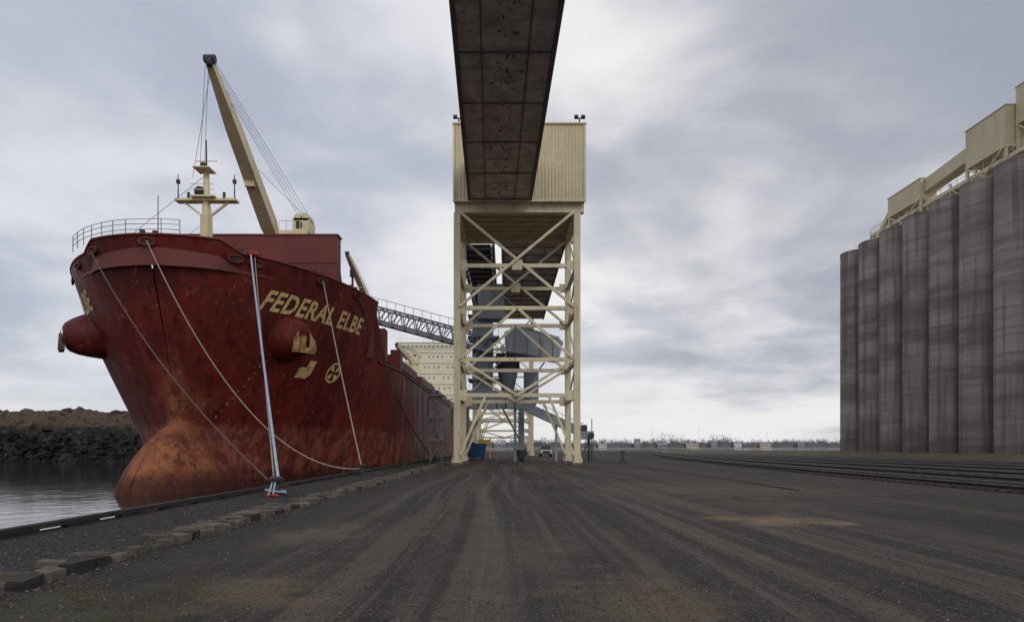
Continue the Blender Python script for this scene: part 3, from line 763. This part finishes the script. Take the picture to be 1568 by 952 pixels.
for (a,b) in ((CX0,CY0),(CX1,CY0),(CX0,CY1),(CX1,CY1)): cb.box(a-.1,a+.1,b-.1,b+.1,CZ0,CZ1,M_cab)
cb.box(CX0-.15,CX1+.15,CY0-.18,CY1+.18,CZ1,CZ1+.12,M_cab); cb.box(CX0-.12,CX1+.12,CY0-.15,CY0+.02,CZ0-.1,CZ0+.05,M_cream)
cb.add([(CX0,CY0,CZ1+.12),(CX1,CY0,CZ1+.12),(CX1,(CY0+CY1)/2,CZ1+.8),(CX0,(CY0+CY1)/2,CZ1+.8),(CX1,CY1,CZ1+.12),(CX0,CY1,CZ1+.12)],[(0,1,2,3),(3,2,4,5),(1,4,2),(0,3,5)],M_cab)
cb.obj('corrugated_house',tw)
fl=MB()
for x in (-4.2,6.5):
    fl.cyl((x,60.6,30.3),(x,60.6,30.75),.06,.06,M_dark,6); fl.beam((x-.4,60.5,30.75),(x+.4,60.5,30.75),.08,.08,M_dark)
    for s in (-.3,.3): fl.beam((x+s,60.2,30.65),(x+s,60.5,30.95),.34,.24,M_dark)
fl.obj('floodlights',tw)

gal=empty('conveyor_gallery')
ga=MB()
def gx(y): return -.55+(60.6-y)*.0215
Y0,Y1,GZ,GW=-45.,60.55,23.62,2.75
def strip(x0,x1,z0,z1,ya,yb,m):
    vs=[]
    for y in (ya,yb): vs+=[(gx(y)+x0,y,z0),(gx(y)+x1,y,z0),(gx(y)+x1,y,z1),(gx(y)+x0,y,z1)]
    ga.add(vs,[(0,1,2,3),(7,6,5,4),(0,4,5,1),(1,5,6,2),(2,6,7,3),(3,7,4,0)],m)
strip(-GW,GW,GZ,GZ+.2,Y0,Y1,M_under)
strip(-GW-.06,-GW,GZ-.02,GZ+3.1,Y0,Y1,M_seam); strip(GW,GW+.06,GZ-.02,GZ+3.1,Y0,Y1,M_seam)
strip(-GW-.2,GW+.2,GZ+3.1,GZ+3.3,Y0,Y1,M_cab)
for s in (-1,1):
    a,b=sorted((s*(GW+.09),s*(GW-.16))); strip(a,b,GZ-.16,GZ-.021,Y0,Y1,M_seam)
    a,b=sorted((s*1.35,s*1.28)); strip(a,b,GZ-.07,GZ-.003,Y0,Y1,M_seam)
    a,b=sorted((s*1.30,s*(GW-.18))); strip(a,b,GZ-.035,GZ-.003,Y0,Y1,M_under)
y=Y1-.2;k=0
while y>Y0+3:
    big=(k%2==0)
    for a,b in ((-GW+.17,-1.36),(-1.27,1.27),(1.36,GW-.17)):
        strip(a,b,GZ-(.10 if big else .045),GZ-.036,y-(.09 if big else .04),y,M_seam if big else M_under)
    y-=2.8;k+=1
for k in range(520):
    yy=rnd.uniform(Y0+1,Y1-1); xx=rnd.gauss(0,.4)
    if abs(xx)>1.: continue
    wd=rnd.uniform(.03,.16)
    strip(xx,xx+wd,GZ-.03-rnd.random()*.02,GZ-.004-rnd.random()*.01,yy,yy+wd*rnd.uniform(.6,2),rnd.choice((M_seam,M_under,M_seam)))
ga.obj('gallery_box',gal)
sp=MB()
for yy in (-40,):
    for x in (-3.2,6.2): sp.box(x-.3,x+.3,yy-.3,yy+.3,0,GZ-.4,M_cream)
    sp.box(-3.5,6.5,yy-.35,yy+.35,GZ-.6,GZ-.2,M_cream); sp.beam((-3.2,yy,2),(6.2,yy,GZ-2),.25,.25,M_cream); sp.beam((6.2,yy-.3,2),(-3.2,yy-.3,GZ-2),.25,.25,M_cream)
sp.obj('support_bent',gal)
fg=empty('conveyor_gallery'); fb=MB()
FZ=22.6
fb.box(-.2,6.0,71,112,FZ,FZ+.2,M_under); fb.box(6.0,6.15,71,112,FZ-.15,FZ+3.2,M_seam); fb.box(-.35,-.2,71,112,FZ-.15,FZ+3.2,M_seam); fb.box(-.6,6.4,71,112,FZ+3.2,FZ+3.4,M_cab)
for k in range(14): fb.box(-.2,6.0,71.5+k*2.9,71.65+k*2.9,FZ-.12,FZ,M_seam)
for x in (2.0,4.1): fb.box(x,x+.08,71,112,FZ-.06,FZ-.002,M_seam)
for x in (-4.7,-1.4):
    fb.box(x-.15,x+.15,71,112,FZ-.4,FZ,M_grey)
    fb.box(x-.1,x+.1,71,112,FZ+1.8,FZ+2.0,M_grey)
    for k in range(14): fb.beam((x,71+k*2.9,FZ-.1),(x,72.45+k*2.9,FZ+1.9),.12,.12,M_grey); fb.beam((x,72.45+k*2.9,FZ+1.9),(x,73.9+k*2.9,FZ-.1),.12,.12,M_grey)
for k in range(17): fb.box(-4.55,-1.55,71.4+k*2.3,71.6+k*2.3,FZ-.32,FZ-.1,M_grey)
fb.box(-4.4,-1.6,71,112,FZ-.08,FZ+.1,M_dark)
fb.obj('gallery_box',fg)
tower('conveyor_tower',-5.1,4.1,108,116,22.2,[21.8,17,13.5,9.5,6],.45,.24)
tw3=tower('conveyor_tower',-6.3,5.6,158,165,12.,[11.8,9.5,7.6,5.4,3.8],.5,.28)

# ------------------------------------------------------------------ ship loader
sl=empty('ship_loader'); s=MB()
def truss(mb,p,q_,w,hh,n,m,ch=.16):
    p=Vector(p);q_=Vector(q_);d_=(q_-p).normalized(); a=d_.cross(V(0,0,1)).normalized()*w/2; u=a.cross(d_).normalized()*hh/2
    if u.z<0:u=-u
    for sa in (-1,1):
        for su in (-1,1): mb.beam(p+a*sa+u*su,q_+a*sa+u*su,ch,ch,m)
        for i in range(n):
            A=p.lerp(q_,i/n);B=p.lerp(q_,(i+.5)/n);C=p.lerp(q_,(i+1)/n)
            mb.beam(A+a*sa-u,B+a*sa+u,ch*.6,ch*.6,m); mb.beam(B+a*sa+u,C+a*sa-u,ch*.6,ch*.6,m)
            mb.beam(A+a*sa-u,A+a*sa+u,ch*.5,ch*.5,m)
    for i in range(n+1):
        A=p.lerp(q_,i/n)
        for su in (-1,1): mb.beam(A-a+u*su,A+a+u*su,ch*.6,ch*.6,m)
truss(s,(-22,80,18.9),(-1.5,80,13.4),2.0,1.7,14,M_grey,.2)
s.beam((-22,80,18.25),(-1.5,80,12.75),1.5,.25,M_grey)
s.beam((-22,78.9,20.7),(-1.5,78.9,15.2),.06,.06,M_grey)
for i in range(21):
    t_=i/20; s.beam((-22+20.5*t_,78.9,19.8-5.5*t_),(-22+20.5*t_,78.9,20.7-5.5*t_),.05,.05,M_grey)
s.obj('loading_boom',sl)
s=MB()
def hexa(mb,pts,y0,y1,m):
    n=len(pts); vs=[(x,y0,z) for x,z in pts]+[(x,y1,z) for x,z in pts]
    mb.add(vs,[tuple(range(n)),tuple(range(n,2*n))[::-1]]+[(i,i+n,(i+1)%n+n,(i+1)%n) for i in range(n)],m)
hexa(s,[(0.,12.1),(5.8,11.2),(6.3,13.2),(5.8,13.6),(1.2,15.0),(-.2,14.3)],75.2,78,M_grey)
for k in range(4): s.box(.9+k*1.4,.97+k*1.4,75.14,75.2,12.1-k*.22,14.5-k*.4,M_seam)
s.beam((5.9,75.1,13.65),(1.2,75.1,15.05),.1,.1,M_dark); s.beam((.1,75.1,12.1),(5.8,75.1,11.2),.1,.1,M_dark)
s.box(-4.0,-1.6,80.5,84,8.2,17.8,M_grey)
for zz in (9.5,12,14.5,17): s.box(-4.5,-.8,79.8,84.5,zz,zz+.14,M_grey); [s.beam((x,79.85,zz+.14),(x,79.85,zz+1.15),.05,.05,M_grey) for x in (-4.4,-3.2,-2,-.9)]; s.beam((-4.4,79.85,zz+1.15),(-.9,79.85,zz+1.15),.05,.05,M_grey)
s.box(-1.2,1.6,81,84.5,11.,12.8,M_dark); s.cyl((.2,82,6.6),(.2,82,11),.35,1.3,M_grey,14)
s.cyl((3.0,82,7.2),(3.0,82,10.8),.9,.9,M_grey,14); s.cyl((3.,82,6.2),(3,82,7.2),.3,.9,M_grey,14)
for a,b in (((-4,80.4,8.2),(1.5,80.4,14)),((-4.,80.4,12),(0,80.4,17.5)),((-3.8,80.3,9),(-1.7,80.3,12)),((-1.7,80.25,9),(-3.8,80.25,12)),((-3.8,80.3,12),(-1.7,80.3,15)),((-1.7,80.25,12),(-3.8,80.25,15)),((1.5,80.3,7.5),(4.5,80.3,11.6))): s.beam(a,b,.18,.18,M_cream if a[0]<-3.9 else M_grey)
s.box(-3.3,-.2,79,80.3,16.5,20.5,M_grey); s.beam((-2,79,20.5),(5.4,76.5,13.7),.14,.14,M_grey)
for x in (-5.0,1.8):
    for y in (79,86): s.box(x-.28,x+.28,y-.28,y+.28,1.3,8.2,M_grey); s.box(x-.5,x+.5,y-1.1,y+1.1,.5,1.3,M_dark); [s.cyl((x-.2,y+dy,.35),(x+.2,y+dy,.35),.35,.35,M_dark,12) for dy in (-.7,.7)]
for y in (79,86): s.box(-5.6,2.2,y-.35,y+.35,7.2,8.2,M_grey)
s.beam((-5,79,2),(-1.5,79,7.2),.2,.2,M_grey); s.beam((1.8,79,2),(-1.,79,7.2),.2,.2,M_grey)
s.box(-6.4,-4.6,78.4,80.,3.6,6.4,M_grey); s.box(-6.3,-4.8,78.35,78.4,4.8,6.0,M_glass)
s.obj('machine_tower',sl)
s=MB()
s.box(-5.2,1.3,75.8,77.2,5.9,7.0,M_grey); 
for k in range(7): s.box(-5.1+k*1.,-5.0+k*1.,75.74,75.8,5.9,7.0,M_dark)
s.beam((1.0,76.5,6.7),(8.6,76.5,3.2),1.2,1.0,M_grey); s.beam((1.0,75.7,7.7),(8.6,75.7,4.2),.06,.06,M_grey)
for i in range(8): s.beam((1+i*1.05,75.7,7.1-i*.48),(1+i*1.05,75.7,7.7-i*.48),.05,.05,M_grey)
s.box(8.0,9.7,75.5,77.5,2.5,3.4,M_grey); s.box(8.3,9.0,75.8,76.6,3.4,4.1,M_dark); s.cyl((9.4,75.4,2.9),(9.4,75.1,2.9),.32,.32,M_dark,12); s.cyl((9.2,76,0),(9.2,76,2.5),.1,.1,M_dark,8); s.cyl((8.2,76,0),(8.2,76,2.5),.1,.1,M_dark,8); s.beam((8.2,76,0),(9.2,76,2.4),.07,.07,M_dark); s.cyl((9.6,76.5,0),(9.6,76.5,4.8),.05,.05,M_dark,6)
s.beam((5.6,76.5,0),(5.6,76.5,4.4),.25,.25,M_grey); s.beam((-5,76.5,0),(-5,76.5,6),.3,.3,M_grey); s.beam((1,76.5,0),(1,76.5,6),.3,.3,M_grey)
for k in range(5): s.tube([(8.8+.1*k,75.4,2.5),(8.6+.25*k,75.3,1.2),(8.9+.2*k,75.4,.3)],.03,M_dark,4)
s.obj('feeder_conveyor',sl)
gw=MB(); truss(gw,(-9.7,84,9.2),(-8.4,94,.8),.8,.9,10,M_grey,.06); gw.obj('gangway')
gt=MB()
for x in (-8.2,-7.0): gt.beam((x,74,0),(x,74,7.2),.14,.14,M_grey)
for z in (2.4,4.8,7.2): gt.box(-8.4,-6.8,73.2,75,z-.06,z+.06,M_grey)
gt.beam((-8.2,73.9,.2),(-7,73.9,2.4),.1,.1,M_grey); gt.beam((-7,73.9,2.5),(-8.2,73.9,4.8),.1,.1,M_grey); gt.beam((-8.2,73.9,4.8),(-7,73.9,7.2),.1,.1,M_grey)
gt.obj('access_stair_tower')

# ------------------------------------------------------------------ small quay-side things
db=MB(); x0,x1,y0,y1=-5.6,-2.6,88,90.5
hexa(db,[(x0+.25,.25),(x1-.25,.25),(x1,2.0),(x0,2.0)],y0,y1,M_blue)
for k in range(5): db.beam((x0+.4+k*.55,y0-.05,.35),(x0+.35+k*.57,y0-.05,1.9),.1,.1,M_blue)
db.box(x0-.1,x1+.1,y0-.12,y0+.03,1.9,2.08,M_blue); 
for x in (x0+.5,x1-.5): db.cyl((x,y0-.1,.16),(x,y0+.1,.16),.16,.16,M_dark,10)
db.box(x0+.3,x1-1.5,y0+.4,y1-.3,2.0,2.25,M_dark); db.obj('waste_skip')
yh=MB()
hexa(yh,[(-3.6,1.8),(-2.6,1.8),(-2.2,2.7),(-4.,2.7)],97,98.5,M_yel)
for x in (-3.9,-2.3): yh.beam((x,97.2,0),(x,97.2,2.6),.15,.15,M_yel)
yh.obj('yellow_hopper')
def pickup(cx,cy,paint,name='pickup_truck'):
    e=empty(name); p=MB()
    p.box(cx-.95,cx+.95,cy,cy+5.2,.45,1.05,paint); p.box(cx-.93,cx+.93,cy+.02,cy+1.5,1.05,1.18,paint)
    vs=[(cx-.9,cy+1.5,1.05),(cx+.9,cy+1.5,1.05),(cx+.9,cy+3.4,1.05),(cx-.9,cy+3.4,1.05),(cx-.72,cy+2.1,1.85),(cx+.72,cy+2.1,1.85),(cx+.72,cy+3.2,1.85),(cx-.72,cy+3.2,1.85)]
    p.add(vs,[(4,5,6,7),(1,2,6,5),(3,0,4,7),(2,3,7,6)],paint); p.add([vs[0],vs[1],vs[5],vs[4]],[(0,1,2,3)],M_glass)
    p.box(cx-.95,cx-.85,cy+3.4,cy+5.2,1.05,1.35,paint); p.box(cx+.85,cx+.95,cy+3.4,cy+5.2,1.05,1.35,paint)
    p.box(cx-.6,cx+.6,cy-.04,cy,.65,1.0,M_dark); p.box(cx-.97,cx+.97,cy-.1,cy-.01,.42,.6,M_dark)
    for sx in (-.78,.78): p.box(cx+sx-.15,cx+sx+.15,cy-.03,cy,.78,.98,M_white)
    for sx in (-.85,.85):
        for yy in (cy+.95,cy+4.2): p.cyl((cx+sx-.13,yy,.38),(cx+sx+.13,yy,.38),.38,.38,M_dark,16)
    for sx in (-1.05,1.05): p.box(cx+sx-.1,cx+sx+.1,cy+1.7,cy+1.8,1.1,1.35,M_dark)
    p.obj('body',e)
pickup(6.6,112,M_white); pickup(3.6,150,M_dark)

# ------------------------------------------------------------------ grain elevator
ge=empty('grain_elevator'); si=MB()
SX,SR,SH=68.6,3.62,38.7
for row in (0,1,2):
    for k in range(10):
        cy=132-k*7.02
        if cy<60: continue
        cx=SX+row*7.05; n=48; vs=[]
        for z in (-.2,SH):
            for i in range(n): a=2*math.pi*i/n; vs.append((cx+SR*math.cos(a),cy+SR*math.sin(a),z))
        si.add(vs,[(i,(i+1)%n,n+(i+1)%n,n+i) for i in range(n)],M_silo,True)
        si.cyl((cx,cy,SH),(cx,cy,SH+.3),SR+.05,SR+.05,M_silo,48)
si.obj('silo_bins',ge)
hd=MB()
def house(x0,x1,y0,y1,z0,z1,slope=0):
    hd.box(x0,x1,y0,y1,z0,z1,M_cab)
    hd.box(x0-.12,x1+.12,y0-.12,y1+.12,z1,z1+.12,M_cab)
    smooth_corr(hd,x0,x1,y0-.01,z0,z1,M_cab,.6,.02); smooth_corr(hd,y0,y1,x0-.01,z0,z1,M_cab,.6,.02,'y')
    for a in (x0+.2,x1-.2):
        for b in (y0+.2,y1-.2): hd.box(a-.16,a+.16,b-.16,b+.16,SH+.3,z0,M_cream)
    hd.box(x0-.05,x1+.05,y0-.05,y1+.05,z0-.25,z0,M_cream)
    hd.beam((x0,y0+.3,SH+.4),(x0,y1-.3,z0-.3),.18,.18,M_cream); hd.beam((x0-.2,y1-.3,SH+.4),(x0-.2,y0+.3,z0-.3),.18,.18,M_cream)
house(71.0,73.8,117,127,44.3,47.6)
house(71.0,75.5,97,105.5,44.6,50.2)
house(72.2,79,86.,97-.3,47.4,52.4)
def incl(x0,x1,ya,za,yb,zb,hh):
    vs=[]
    for y,z in ((ya,za),(yb,zb)): vs+=[(x0,y,z),(x1,y,z),(x1,y,z+hh),(x0,y,z+hh)]
    hd.add(vs,[(0,1,2,3),(7,6,5,4),(0,4,5,1),(1,5,6,2),(2,6,7,3),(3,7,4,0)],M_cab)
incl(71.6,73.6,117,45.2,105.4,46.0,2.2)
incl(71.2,73.2,132,40.6,126.9,44.6,1.2)
for yy in range(74,136,6): 
    hd.box(71.6,71.85,yy,yy+.25,SH+.3,44.,M_cream)
    hd.beam((71.5,yy,SH+.3),(71.5,yy+6,43),.12,.12,M_cream)
hd.box(71.4,73.2,74,134,42.6,43.2,M_cream)
for k in range(30): hd.beam((71.3,74+k*2,43.2),(71.3,74+k*2,44.2),.06,.06,M_cream)
hd.beam((71.3,74,44.2),(71.3,134,44.2),.07,.07,M_cream)
hd.beam((71.3,74,43.7),(71.3,134,43.7),.05,.05,M_cream)
hd.obj('headhouse_conveyors',ge)

# ------------------------------------------------------------------ sky + sun
W=bpy.data.worlds.new('World'); S.world=W; W.use_nodes=True
t=NT(W.node_tree); bg=W.node_tree.nodes['Background']
sky=t.node('ShaderNodeTexSky',sky_type='NISHITA'); sky.sun_disc=False
AZ=math.radians(150); EL=math.radians(34)
sky.sun_elevation=EL; sky.sun_rotation=AZ
dirn=t.node('ShaderNodeTexCoord').outputs['Generated']
x,y,z=t.sep(dirn); zc=t.m('ADD',t.m('MAXIMUM',z,0.),.17)
cv=t.comb(t.m('DIVIDE',x,zc),t.m('DIVIDE',y,zc),0.)
n1=t.noise(t.scl(cv,(1,1,1),(3.1,1.7,0)),.7,7,.50,.4)
n2=t.noise(t.scl(cv,(1,1,1),(8.3,2.,0)),2.0,6,.55,.3)
nn=t.m('ADD',t.m('MULTIPLY',n1,.66),t.m('MULTIPLY',n2,.34))
col=t.mix(t.ramp(nn,.40,.60),(4.9,5.15,6.05),(7.6,7.7,8.15))
def dot(v):
    v=Vector(v).normalized(); n=t.node('ShaderNodeVectorMath',operation='DOT_PRODUCT'); t.put(n.inputs[0],dirn); n.inputs[1].default_value=v
    return n.outputs['Value']
glow=t.m('ADD',dot((.26,1,.24)),t.m('MULTIPLY',t.m('SUBTRACT',nn,.5),.35))
col=t.mix(t.ramp(glow,.88,1.02,0,.85),col,(9.8,9.6,9.3))
hz=t.ramp(t.m('ADD',z,t.m('MULTIPLY',t.m('SUBTRACT',nn,.5),.2)),0.,.16,.6,0); col=t.mix(hz,col,(7.9,7.95,8.0))
dk=t.m('ADD',dot((.75,1,.66)),t.m('MULTIPLY',t.m('SUBTRACT',nn,.5),-.5)); col=t.mix(t.ramp(dk,.84,.99,0,.8),col,(3.1,3.35,4.15))
dk2=t.m('ADD',dot((-.9,1,.8)),t.m('MULTIPLY',t.m('SUBTRACT',nn,.5),-.45)); col=t.mix(t.ramp(dk2,.9,1.0,0,.5),col,(4.4,4.7,5.8))
col=t.mix(t.ramp(y,-.2,-.7,0,.7),col,(9.,9.,9.1))
col=t.mix(.94,sky.outputs[0],col)
t.put(bg.inputs[0],col); bg.inputs[1].default_value=.1
L=bpy.data.lights.new('sun','SUN'); L.energy=.8; L.angle=math.radians(30); L.color=(1,.96,.9)
so=bpy.data.objects.new('sun',L); S.collection.objects.link(so)
sd=V(math.sin(AZ)*math.cos(EL),math.cos(AZ)*math.cos(EL),math.sin(EL))
so.rotation_euler=sd.to_track_quat('Z','Y').to_euler(); so.location=(30,-30,90)
# ------------------------------------------------------------------ camera
cd=bpy.data.cameras.new('camera'); cd.lens=24; cd.sensor_width=36; cd.shift_y=.1322; cd.shift_x=.0057; cd.clip_end=20000; cd.clip_start=.1
co_=bpy.data.objects.new('camera',cd); S.collection.objects.link(co_); co_.location=(0,0,1.7); co_.rotation_euler=(math.radians(90),0,0); S.camera=co_
S.view_settings.view_transform='Standard'; S.view_settings.look='None'; S.view_settings.exposure=0
